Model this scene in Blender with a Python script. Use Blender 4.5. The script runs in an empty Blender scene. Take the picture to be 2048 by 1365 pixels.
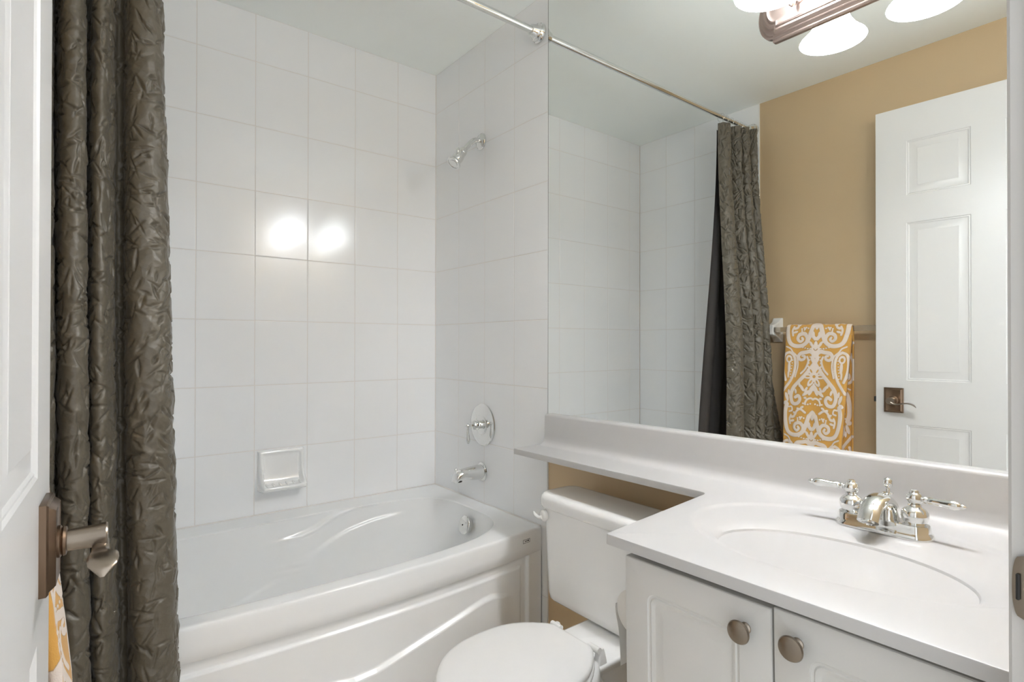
import bpy, bmesh, math, random
import numpy as np
from mathutils import Vector, Matrix
random.seed(7)
S = bpy.context.scene
COL = S.collection

# ---------------------------------------------------------------- camera, world, exposure
cam_d = bpy.data.cameras.new('camera')
cam = bpy.data.objects.new('camera', cam_d)
COL.objects.link(cam)
YAW, PITCH, ROLL = .6625, .0054, .0014
fw = Vector((math.sin(YAW) * math.cos(PITCH), math.cos(YAW) * math.cos(PITCH), math.sin(PITCH)))
rt = Vector((math.cos(YAW), -math.sin(YAW), 0))
up = rt.cross(fw)
r2 = rt * math.cos(ROLL) + up * math.sin(ROLL)
u2 = up * math.cos(ROLL) - rt * math.sin(ROLL)
M = Matrix(((r2.x, u2.x, -fw.x, -1.3341), (r2.y, u2.y, -fw.y, -2.3042), (r2.z, u2.z, -fw.z, 1.1543), (0, 0, 0, 1)))
cam.matrix_world = M
cam_d.sensor_width = 36
cam_d.lens = 1103.84 / 2048 * 36
cam_d.clip_start = .02
S.camera = cam

W = bpy.data.worlds.new('world')
S.world = W
W.use_nodes = True
bg = W.node_tree.nodes['Background']
bg.inputs[0].default_value = (.93, .97, 1.0, 1)
bg.inputs[1].default_value = 1.25
BULB_W = 2.0
SHADE_E = 36.0

S.view_settings.view_transform = 'Standard'
S.view_settings.look = 'None'
S.view_settings.gamma = 1
S.view_settings.use_curve_mapping = False
S.view_settings.exposure = 0.42
try:
    S.cycles.max_bounces = 14
    S.cycles.diffuse_bounces = 7
    S.cycles.glossy_bounces = 6
    S.cycles.transmission_bounces = 6
    S.cycles.sample_clamp_indirect = 25
    S.cycles.caustics_reflective = False
    S.cycles.caustics_refractive = False
except Exception:
    pass

# ---------------------------------------------------------------- materials
def s2l(c):
    return tuple(((v / 255) / 12.92 if v / 255 < .04045 else ((v / 255 + .055) / 1.055) ** 2.4) for v in c)

def mat(name, rgb, rough=.5, metal=0.0, spec=.5, bump=None, coat=0.0, var=None, **kw):
    m = bpy.data.materials.new(name)
    m.use_nodes = True
    nt = m.node_tree
    b = nt.nodes['Principled BSDF']
    b.inputs['Base Color'].default_value = (*s2l(rgb), 1)
    b.inputs['Roughness'].default_value = rough
    b.inputs['Metallic'].default_value = metal
    b.inputs['Specular IOR Level'].default_value = spec
    b.inputs['Coat Weight'].default_value = coat
    for k, v in kw.items():
        b.inputs[k.replace('_', ' ')].default_value = v
    tc = nt.nodes.new('ShaderNodeTexCoord')
    if var:                                     # (scale, amount): faint mottling of the colour
        n = nt.nodes.new('ShaderNodeTexNoise')
        n.inputs['Scale'].default_value = var[0]
        n.inputs['Detail'].default_value = 4
        nt.links.new(tc.outputs['Object'], n.inputs['Vector'])
        mx = nt.nodes.new('ShaderNodeMix')
        mx.data_type = 'RGBA'
        c = s2l(rgb)
        mx.inputs[6].default_value = (*[max(0, v * (1 - var[1])) for v in c], 1)
        mx.inputs[7].default_value = (*[min(1, v * (1 + var[1])) for v in c], 1)
        nt.links.new(n.outputs['Fac'], mx.inputs[0])
        nt.links.new(mx.outputs[2], b.inputs['Base Color'])
    if bump:                                    # (scale, strength, distance)
        n = nt.nodes.new('ShaderNodeTexNoise')
        n.inputs['Scale'].default_value = bump[0]
        n.inputs['Detail'].default_value = 3
        nt.links.new(tc.outputs['Object'], n.inputs['Vector'])
        bp = nt.nodes.new('ShaderNodeBump')
        bp.inputs['Strength'].default_value = bump[1]
        bp.inputs['Distance'].default_value = bump[2]
        nt.links.new(n.outputs['Fac'], bp.inputs['Height'])
        nt.links.new(bp.outputs['Normal'], b.inputs['Normal'])
    return m

TILE = mat('glazed white tile', (243, 244, 245), .16, bump=(5, .04, .0008), var=(3, .01))
GROUT = mat('pale grout', (229, 225, 221), .8, bump=(300, .2, .0005))
PAINT_W = mat('satin white paint', (226, 225, 223), .33, bump=(220, .06, .0006))
CEIL = mat('pale ceiling paint', (246, 250, 247), .75, bump=(160, .1, .0008))
BROWN = mat('tan wall paint', (213, 188, 151), .5, bump=(200, .12, .0008), var=(4, .03))
FLOORM = mat('beige floor tile', (214, 206, 194), .35, var=(8, .08), bump=(40, .1, .001))
ACRYL = mat('glossy white acrylic', (242, 243, 243), .20, coat=.08, var=(2, .006))
PORC = mat('white porcelain', (242, 242, 241), .07, coat=.4, var=(2, .006))
MARB = mat('white cultured marble', (198, 197, 196), .40, coat=.03, var=(3, .008))
JAMB = mat('shaded white jamb paint', (196, 194, 191), .36, bump=(220, .06, .0006))  # white paint darkened so the shade on jambs and casing sits in the colour
THERM = mat('white thermofoil', (213, 212, 209), .34, var=(3, .006))
PLAST = mat('white plastic', (236, 235, 233), .25, var=(4, .005))
CHROME = mat('polished chrome', (232, 232, 230), .05, 1.0, var=(6, .01))
NICK = mat('brushed nickel', (154, 143, 131), .28, 1.0, var=(60, .06))
BRONZE = mat('antique bronze', (122, 102, 85), .30, 1.0, bump=(120, .05, .0004), var=(50, .08))
BRONZE_L = mat('brushed copper bronze', (172, 154, 145), .34, 1.0, var=(50, .06))
MIRR = mat('silvered mirror glass', (250, 252, 250), .0, 1.0)
MEDGE = mat('dark mirror edge', (62, 58, 52), .4, var=(30, .1))
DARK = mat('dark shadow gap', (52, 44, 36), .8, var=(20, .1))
BLACK = mat('black print', (24, 22, 20), .5, var=(20, .1))
PAPER = mat('white tissue paper', (232, 230, 226), .95, bump=(250, .2, .001))
LINER = mat('dark grey liner cloth', (84, 79, 77), .75, bump=(700, .25, .0004), var=(6, .06))
ACRB = mat('clear acrylic bar', (232, 226, 216), .12, Transmission_Weight=.85, IOR=1.45)

def cloth_curtain():
    m = mat('crinkled olive grey taffeta', (98, 91, 78), .42, bump=(500, .3, .0004), var=(14, .10))
    b = m.node_tree.nodes['Principled BSDF']
    b.inputs['Sheen Weight'].default_value = .15
    b.inputs['Sheen Roughness'].default_value = .4
    nt = m.node_tree
    old = b.inputs['Normal'].links[0].from_node
    tc = nt.nodes.new('ShaderNodeTexCoord')
    nz_ = nt.nodes.new('ShaderNodeTexNoise')
    nz_.inputs['Scale'].default_value = 9
    nt.links.new(tc.outputs['Object'], nz_.inputs['Vector'])
    ad = nt.nodes.new('ShaderNodeVectorMath')
    ad.operation = 'MULTIPLY_ADD'
    ad.inputs[1].default_value = (.05, .05, .05)
    nt.links.new(nz_.outputs['Color'], ad.inputs[0])
    nt.links.new(tc.outputs['Object'], ad.inputs[2])
    prev = old
    for sc_, st, ds_ in ((40, .30, .007), (75, .22, .004)):
        vo = nt.nodes.new('ShaderNodeTexVoronoi')
        vo.inputs['Scale'].default_value = sc_
        nt.links.new(ad.outputs['Vector'], vo.inputs['Vector'])
        bp = nt.nodes.new('ShaderNodeBump')
        bp.inputs['Strength'].default_value = st
        bp.inputs['Distance'].default_value = ds_
        nt.links.new(vo.outputs['Distance'], bp.inputs['Height'])
        nt.links.new(prev.outputs['Normal'], bp.inputs['Normal'])
        prev = bp
    nt.links.new(prev.outputs['Normal'], b.inputs['Normal'])
    b.inputs['Specular IOR Level'].default_value = .5
    return m
CURT = cloth_curtain()

def cloth_towel():
    m = bpy.data.materials.new('mustard and ivory damask terry')
    m.use_nodes = True
    nt = m.node_tree
    b = nt.nodes['Principled BSDF']
    b.inputs['Roughness'].default_value = .95
    b.inputs['Sheen Weight'].default_value = .3
    a = nt.nodes.new('ShaderNodeAttribute')
    a.attribute_name = 'weave'
    rp = nt.nodes.new('ShaderNodeValToRGB')
    e = rp.color_ramp.elements
    e[0].position = .30
    e[0].color = (*s2l((228, 172, 86)), 1)
    e[1].position = .62
    e[1].color = (*s2l((244, 229, 217)), 1)
    k = rp.color_ramp.elements.new(.44)
    k.color = (*s2l((190, 152, 104)), 1)
    nt.links.new(a.outputs['Fac'], rp.inputs['Fac'])
    nt.links.new(rp.outputs['Color'], b.inputs['Base Color'])
    tc = nt.nodes.new('ShaderNodeTexCoord')
    n = nt.nodes.new('ShaderNodeTexNoise')
    n.inputs['Scale'].default_value = 500
    nt.links.new(tc.outputs['Object'], n.inputs['Vector'])
    bp = nt.nodes.new('ShaderNodeBump')
    bp.inputs['Strength'].default_value = .5
    bp.inputs['Distance'].default_value = .0015
    nt.links.new(n.outputs['Fac'], bp.inputs['Height'])
    nt.links.new(bp.outputs['Normal'], b.inputs['Normal'])
    return m
TOWEL = cloth_towel()

def glow(name, rgb, strength, marble):
    m = bpy.data.materials.new(name)
    m.use_nodes = True
    nt = m.node_tree
    b = nt.nodes['Principled BSDF']
    b.inputs['Base Color'].default_value = (.85, .82, .80, 1)
    b.inputs['Roughness'].default_value = .25
    tc = nt.nodes.new('ShaderNodeTexCoord')
    n = nt.nodes.new('ShaderNodeTexNoise')
    n.inputs['Scale'].default_value = 22
    n.inputs['Detail'].default_value = 5
    n.inputs['Distortion'].default_value = 2.2
    nt.links.new(tc.outputs['Object'], n.inputs['Vector'])
    rp = nt.nodes.new('ShaderNodeValToRGB')
    e = rp.color_ramp.elements
    e[0].position = .38
    e[0].color = (*[c * marble for c in rgb], 1)
    e[1].position = .6
    e[1].color = (*rgb, 1)
    nt.links.new(n.outputs['Fac'], rp.inputs['Fac'])
    nt.links.new(rp.outputs['Color'], b.inputs['Emission Color'])
    b.inputs['Emission Strength'].default_value = strength
    return m
SHADE = glow('lit alabaster glass', (.885, .94, 1.0), SHADE_E, .55)
BULB = glow('lit frosted bulb', (.95, .97, 1.0), 30, .95)

# ---------------------------------------------------------------- helpers
def finish(bm, name, m, parent=None, sharp=40, keep=False):
    bmesh.ops.remove_doubles(bm, verts=bm.verts, dist=1e-6)
    bmesh.ops.recalc_face_normals(bm, faces=bm.faces)
    me = bpy.data.meshes.new(name)
    if parent is not None and not keep:
        bmesh.ops.translate(bm, verts=bm.verts, vec=-Vector(parent.get('base', (0, 0, 0))))
    bm.to_mesh(me)
    bm.free()
    for p in me.polygons:
        p.use_smooth = True
    if sharp < 180:
        me.set_sharp_from_angle(angle=math.radians(sharp))
    ms = m if isinstance(m, (list, tuple)) else [m]
    for q in ms:
        me.materials.append(q)
    o = bpy.data.objects.new(name, me)
    COL.objects.link(o)
    if parent is not None:
        o.parent = parent
    return o

def sub(bm, name, m, part, sharp=40, keep=False):
    """a sub-part: child of a part whose mesh is already relative to the thing's base"""
    if not keep:
        root = part.parent
        bmesh.ops.translate(bm, verts=bm.verts, vec=-Vector(root.get('base', (0, 0, 0))))
    return finish(bm, name, m, part, sharp, True)

def tag(o, label=None, cat=None, group=None, kind=None):
    if label: o['label'] = label
    if cat: o['category'] = cat
    if group: o['group'] = group
    if kind: o['kind'] = kind
    return o

def thing(name, loc, label, cat, group=None, kind=None):
    o = bpy.data.objects.new(name, None)
    COL.objects.link(o)
    o.empty_display_size = .05
    o.location = loc
    o['base'] = tuple(loc)
    return tag(o, label, cat, group, kind)

def box(bm, x0, x1, y0, y1, z0, z1, bev=0, seg=2):
    r = bmesh.ops.create_cube(bm, size=1)
    vs = r['verts']
    for v in vs:
        v.co = ((x0 + x1) / 2 + v.co.x * (x1 - x0), (y0 + y1) / 2 + v.co.y * (y1 - y0), (z0 + z1) / 2 + v.co.z * (z1 - z0))
    if bev:
        es = list({e for v in vs for e in v.link_edges})
        bmesh.ops.bevel(bm, geom=es, offset=bev, segments=seg, affect='EDGES', profile=.5)

def B():
    return bmesh.new()

def loft(bm, loops, closed=True, cap0=False, cap1=False, mi=0):
    rows = [[bm.verts.new(p) for p in L] for L in loops]
    n = len(rows[0])
    for a, b in zip(rows, rows[1:]):
        for i in range(n if closed else n - 1):
            j = (i + 1) % n
            f = bm.faces.new((a[i], a[j], b[j], b[i]))
            f.material_index = mi
    if cap0: bm.faces.new(rows[0]).material_index = mi
    if cap1: bm.faces.new(rows[-1]).material_index = mi
    return rows

def frame_of(ax):
    ax = Vector(ax).normalized()
    t = Vector((0, 0, 1)) if abs(ax.z) < .9 else Vector((1, 0, 0))
    a = t.cross(ax).normalized()
    return a, ax.cross(a).normalized(), ax

def lathe(bm, org, ax, prof, n=32, sx=1, sy=1, cap0=True, cap1=True):
    a, b, c = frame_of(ax)
    org = Vector(org)
    L = []
    for r, h in prof:
        r = max(r, 1e-4)
        L.append([org + c * h + a * (r * sx * math.cos(2 * math.pi * i / n)) + b * (r * sy * math.sin(2 * math.pi * i / n)) for i in range(n)])
    loft(bm, L, True, cap0, cap1)

def catmull(P, n=8):
    P = [Vector(p) for p in P]
    Q = [P[0] * 2 - P[1]] + P + [P[-1] * 2 - P[-2]]
    out = []
    for i in range(1, len(Q) - 2):
        p0, p1, p2, p3 = Q[i - 1:i + 3]
        for k in range(n):
            t = k / n
            out.append(.5 * ((2 * p1) + (p2 - p0) * t + (2 * p0 - 5 * p1 + 4 * p2 - p3) * t * t + (3 * p1 - p0 - 3 * p2 + p3) * t ** 3))
    out.append(P[-1])
    return out

def tube(bm, path, rad, n=16, upv=(0, 0, 1), flat=1.0, caps=True):
    """rad: number or list; flat scales the section along the 'up' side"""
    P = [Vector(p) for p in path]
    m = len(P)
    if not isinstance(rad, (list, tuple)): rad = [rad] * m
    if len(rad) != m:
        rad = [float(np.interp(i / (m - 1), np.linspace(0, 1, len(rad)), rad)) for i in range(m)]
    if not isinstance(flat, (list, tuple)): flat = [flat] * m
    if len(flat) != m:
        flat = [float(np.interp(i / (m - 1), np.linspace(0, 1, len(flat)), flat)) for i in range(m)]
    L = []
    U = Vector(upv)
    for i in range(m):
        t = (P[min(i + 1, m - 1)] - P[max(i - 1, 0)]).normalized()
        a = U.cross(t)
        a = a.normalized() if a.length > 1e-4 else Vector((1, 0, 0)).cross(t).normalized()
        b = t.cross(a)
        L.append([P[i] + a * (rad[i] * math.cos(2 * math.pi * k / n)) + b * (rad[i] * flat[i] * math.sin(2 * math.pi * k / n)) for k in range(n)])
    loft(bm, L, True, caps, caps)

def sph(bm, c, r, n=16, sc=(1, 1, 1)):
    q = bmesh.ops.create_uvsphere(bm, u_segments=n, v_segments=max(6, n // 2), radius=r)
    for v in q['verts']:
        v.co = Vector(c) + Vector((v.co.x * sc[0], v.co.y * sc[1], v.co.z * sc[2]))

def rrect(cx, cy, w, h, r, k=6):
    """rounded rectangle outline, 4*(k+1) points"""
    out = []
    for (sx, sy, a0) in ((1, 1, 0), (-1, 1, 90), (-1, -1, 180), (1, -1, 270)):
        for i in range(k + 1):
            a = math.radians(a0 + 90 * i / k)
            out.append((cx + sx * (w / 2 - r) + r * math.cos(a), cy + sy * (h / 2 - r) + r * math.sin(a)))
    return out

def sell(cx, cy, a, b, e, n):
    out = []
    for i in range(n):
        t = 2 * math.pi * i / n
        c, s = math.cos(t), math.sin(t)
        out.append((cx + a * math.copysign(abs(c) ** (2 / e), c), cy + b * math.copysign(abs(s) ** (2 / e), s)))
    return out

def sstep(a, b, x):
    t = np.clip((x - a) / (b - a), 0, 1)
    return t * t * (3 - 2 * t)

CZ = 2.44                    # ceiling
LX = -1.5097                 # left wall tile face
FY = -2.197                  # front wall inner face
TE = -.8029                  # front edge of the tiled surround
ROWS = [CZ] + [2.254 - .2525 * k for k in range(0, 9)] + [.0]

# ---------------------------------------------------------------- the room
def tiles(name, org, u, v, nrm, us, vs, parent):
    """glazed tiles with eased edges over grout; us / vs are the joint lines"""
    bm = B()
    org, u, v, nrm = Vector(org), Vector(u), Vector(v), Vector(nrm)
    g, e, d = .0011, .0016, .0011
    P = lambda a, b, c: org + u * a + v * b + nrm * c
    q = [bm.verts.new(P(a, b, -.0008)) for a, b in ((us[0], vs[0]), (us[-1], vs[0]), (us[-1], vs[-1]), (us[0], vs[-1]))]
    bm.faces.new(q).material_index = 1
    for i in range(len(us) - 1):
        for j in range(len(vs) - 1):
            a0, a1 = sorted((us[i], us[i + 1]))
            b0, b1 = sorted((vs[j], vs[j + 1]))
            a0 += g; a1 -= g; b0 += g; b1 -= g
            tx, ty = random.uniform(-1, 1) * .0008, random.uniform(-1, 1) * .0012
            ca, cb = (a0 + a1) / 2, (b0 + b1) / 2
            R = lambda i_, h: [P(a, b, h + (a - ca) * tx + (b - cb) * ty) for a, b in
                               ((a0 + i_, b0 + i_), (a1 - i_, b0 + i_), (a1 - i_, b1 - i_), (a0 + i_, b1 - i_))]
            loft(bm, [R(0, -.0018), R(.0003, -d * .45), R(e * .55, -d * .12), R(e * 1.3, 0)], True, False, True)
    o = finish(bm, name, [TILE, GROUT], parent, 180)
    o.data.polygons.foreach_set('use_smooth', np.zeros(len(o.data.polygons), bool))
    return o

def wall(name, x0, x1, y0, y1, z0, z1, m, label):
    bm = B()
    box(bm, x0, x1, y0, y1, z0, z1)
    o = finish(bm, name, m, None, 30)
    return tag(o, label, 'wall', kind='structure')

wb = wall('wall_back', -1.62, .11, .006, .1, 0, CZ, PAINT_W, 'white tiled long wall behind the bathtub')
tiles('tile_field', (0, 0, 0), (1, 0, 0), (0, 0, 1), (0, -1, 0),
      [0] + [-(.1989 + .2016 * i) for i in range(7)] + [LX], ROWS, wb)
wr = wall('wall_right', .006, .11, FY - .12, .006, 0, CZ, BROWN, 'tan painted wall carrying the mirror and the shower fittings')
tiles('tile_field', (0, 0, 0), (0, 1, 0), (0, 0, 1), (-1, 0, 0), [0, -.2029, -.4045, -.6061, TE], ROWS, wr)
bm = B(); tube(bm, [(-.0006, -.0006, 0), (-.0006, -.0006, CZ)], .0024, 8); finish(bm, 'corner_joint', GROUT, wr, 80)
bm = B(); tube(bm, [(LX + .0006, -.0006, 0), (LX + .0006, -.0006, CZ)], .0024, 8); finish(bm, 'corner_joint', GROUT, wl, 80) if 'wl' in globals() else bm.free()
bm = B(); box(bm, 0, .007, TE - .0012, TE, 0, CZ); finish(bm, 'tile_edge', TILE, wr, 30)
wl = wall('wall_left', -1.62, LX - .006, FY - .12, .006, 0, CZ, BROWN, 'tan painted wall behind the open door, tiled beside the bathtub')
tiles('tile_field', (LX, 0, 0), (0, 1, 0), (0, 0, 1), (1, 0, 0), [0, -.2029, -.4045, -.6061, -.797], ROWS, wl)
bm = B(); box(bm, LX - .007, LX, -.7982, -.797, 0, CZ); finish(bm, 'tile_edge', TILE, wl, 30)
DX0, DX1, DZ = -1.425, -.655, 2.168            # doorway
bm = B()
box(bm, -1.62, DX0 - .02, FY - .115, FY, 0, CZ)
box(bm, DX1 + .02, .006, FY - .115, FY, 0, CZ)
box(bm, DX0 - .02, DX1 + .02, FY - .115, FY, DZ + .02, CZ)
tag(finish(bm, 'wall_front', BROWN, None, 30), 'tan painted wall with the doorway', 'wall', kind='structure')
bm = B(); box(bm, -1.62, .11, FY - .115, .1, CZ, CZ + .05)
tag(finish(bm, 'ceiling', CEIL, None, 30), 'flat pale grey ceiling', 'ceiling', kind='structure')
bm = B(); box(bm, -1.9, .6, FY - 1.5, .1, -.05, 0)
tag(finish(bm, 'floor', FLOORM, None, 30), 'beige bathroom floor', 'floor', kind='structure')

# door lining and casing on the right and left of the doorway
def jamb(name, xa, xb, label):
    bm = B(); box(bm, min(xa, xb), max(xa, xb), FY - .117, FY, 0, DZ, .001, 1)
    return tag(finish(bm, name, JAMB, None, 30), label, 'door jamb', kind='structure')
jr = jamb('trim_1', DX1, DX1 + .02, 'white door jamb at the right edge of the doorway')
jamb('trim_2', DX0 - .02, DX0, 'white hinge-side jamb of the doorway')
bm = B(); box(bm, DX0 - .02, DX1 + .02, FY - .117, FY, DZ, DZ + .02)
tag(finish(bm, 'trim_3', PAINT_W, None, 30), 'white head jamb above the doorway', 'door jamb', kind='structure')

def casing(name, x0, s, label):
    """moulded casing: profile over width from the opening outwards (s = +1 to the right)"""
    prof = [(.0, 0), (0, .0125), (.0015, .0150), (.004, .0152), (.0055, .0135), (.0075, .0133), (.010, .0150), (.016, .0165), (.045, .0175), (.054, .0185), (.057, .0165), (.057, 0)]
    bm = B()
    loft(bm, [[(x0 + s * a, FY + b, z) for a, b in prof] for z in (0, DZ + .06)], True, True, True)
    return tag(finish(bm, name, JAMB, None, 30), label, 'door casing', kind='structure')
casing('trim_4', DX1 + .005, 1, 'white moulded door casing right of the doorway')
bm = B()
loft(bm, [[(x, FY + b, DZ + .005 + a) for a, b in ((0, 0), (0, .0115), (.008, .0095), (.012, .013), (.05, .0155), (.055, .0165), (.057, 0))] for x in (DX0 - .062, DX1 + .062)], True, True, True)
tag(finish(bm, 'trim_5', PAINT_W, None, 30), 'white moulded casing above the doorway', 'door casing', kind='structure')

# strike plate with its curved lip wrapped round the jamb edge
t = thing('strike_plate', (DX1, FY, .932), 'worn metal strike plate on the right door jamb', 'strike plate')
bm = B()
o1 = []
for i in range(33):
    z = -.029 + .058 * i / 32
    k = math.sqrt(max(0, 1 - (z / .029) ** 2))
    o1.append((z, k))
for s_ in (0, .0016):
    pass
L = []
for z, k in o1:
    e = .0035 + .0085 * k ** .6
    L.append([(DX1 - .0014, FY - .05, .932 + z), (DX1 - .0014, FY - .001, .932 + z), (DX1 - .0008 + .0010 * k, FY + e * .5, .932 + z), (DX1 + .0020 * k, FY + e, .932 + z),
              (DX1 + .0034 * k, FY + e - .0003, .932 + z), (DX1 + .0006, FY + .0012, .932 + z), (DX1 + .0000, FY - .05, .932 + z)])
loft(bm, L, True, True, True)
finish(bm, 'plate', NICK, t, 50)
bm = B(); box(bm, DX1 - .0017, DX1 - .0012, FY - .030, FY - .006, .918, .946)
box(bm, DX1 - .0020, DX1 + .0012, FY + .0060, FY + .0088, .920, .944, .0008, 1)
finish(bm, 'latch_hole', BLACK, t, 30)

# ---------------------------------------------------------------- six panel door, standing open
def rings(bm, u0, u1, z0, z1, y, prof):
    L = []
    for ins, d in prof:
        L.append([(u0 + ins, y + d, z0 + ins), (u1 - ins, y + d, z0 + ins), (u1 - ins, y + d, z1 - ins), (u0 + ins, y + d, z1 - ins)])
    loft(bm, L, True, False, True)

E0 = (-1.3652, -1.3932)
dv = Vector((-.0561, -.9984))
door = thing('door_1', (E0[0], E0[1], .012), 'white six panel bathroom door standing open along the left wall', 'door', kind='structure')
door.rotation_euler = (0, 0, math.atan2(dv.y, dv.x))
door['base'] = (0, 0, .012)
DW, DH = .745, 2.148
us = [0, .110, .3205, .4210, .6315, DW]
zs = [.012, .25, .821, 1.0055, 1.662, 1.776, 2.004, DH]
bm = B()
for side, sg in ((0, -1), (-.035, 1)):
    for i in range(5):
        for j in range(7):
            if i in (1, 3) and j in (1, 3, 5):
                rings(bm, us[i], us[i + 1], zs[j], zs[j + 1], side, [(0, 0), (.003, sg * .0028), (.0065, sg * .0022), (.010, sg * .0048), (.014, sg * .0050), (.0365, sg * .0024), (.0385, sg * .0014), (.040, sg * .0015)])
            else:
                bm.faces.new([bm.verts.new(p) for p in ((us[i], side, zs[j]), (us[i + 1], side, zs[j]), (us[i + 1], side, zs[j + 1]), (us[i], side, zs[j + 1]))])
for a, b in (((0, 0), (0, -.035)), ((DW, 0), (DW, -.035))):
    bm.faces.new([bm.verts.new((*a, .012)), bm.verts.new((*b, .012)), bm.verts.new((*b, DH)), bm.verts.new((*a, DH))])
for z in (.012, DH):
    bm.faces.new([bm.verts.new(p) for p in ((0, 0, z), (DW, 0, z), (DW, -.035, z), (0, -.035, z))])
finish(bm, 'panel', PAINT_W, door, 20)
# handle
def rose_prof(bm, cu, cz, y0, s):
    L = []
    for w, h, d, r in ((.070, .104, 0, .0015), (.070, .104, .0065, .0015), (.066, .100, .0085, .0015), (.062, .096, .0082, .0015), (.056, .090, .0125, .0015), (.052, .086, .0145, .001), (.050, .084, .0138, .001)):
        L.append([(a, y0 + s * d, b) for a, b in rrect(cu, cz, w, h, r, 2)])
    loft(bm, L, True, True, True)
HU, HZ = .0655, .920
for y0, s in ((0, 1), (-.035, -1)):
    bm = B(); rose_prof(bm, HU, HZ, y0, s)
    h = finish(bm, 'door_handle', BRONZE, door, 30)
    h['label'] = 'bronze rectangular handle rose with lever'
    Y = lambda d: y0 + s * d
    bm = B()
    lathe(bm, (HU, Y(.0135), HZ), (0, s, 0), [(.0185, 0), (.0185, .003), (.0165, .0045), (.0175, .006), (.0165, .0085), (.0135, .0095)], 32)
    sub(bm, 'collar', BRONZE, h, 30)
    bm = B()
    lathe(bm, (HU, Y(.022), HZ), (0, s, 0), [(.0125, 0), (.0128, .012), (.0135, .026), (.0145, .034), (.0148, .038), (.0140, .0396), (.008, .0400), (.003, .0396)], 32)
    sub(bm, 'neck', NICK, h, 30)
    path = catmull([(HU + .002, Y(.055), HZ - .006), (HU + .018, Y(.055), HZ - .0125), (HU + .038, Y(.056), HZ - .0100), (HU + .056, Y(.0585), HZ - .0060), (HU + .072, Y(.059), HZ - .0075), (HU + .083, Y(.059), HZ - .0135), (HU + .090, Y(.059), HZ - .0215)], 6)
    bm = B()
    tube(bm, path, [.008, .0085, .009, .0105, .0125, .0145, .0150, .0135, .008, .002], 20, flat=[.8, .5, .34, .28, .22, .2, .2, .2, .22, .3])
    sub(bm, 'lever', NICK, h, 40)
bm = B(); box(bm, -.011, .001, -.024, -.011, .908, .930, .002)
finish(bm, 'latch', BLACK, door, 30)
for z in (.2, 1.1, 1.95):
    bm = B(); lathe(bm, (DW + .004, .004, z), (0, 0, 1), [(.006, 0), (.006, .09)], 12)
    finish(bm, 'hinge', NICK, door, 30)

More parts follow.
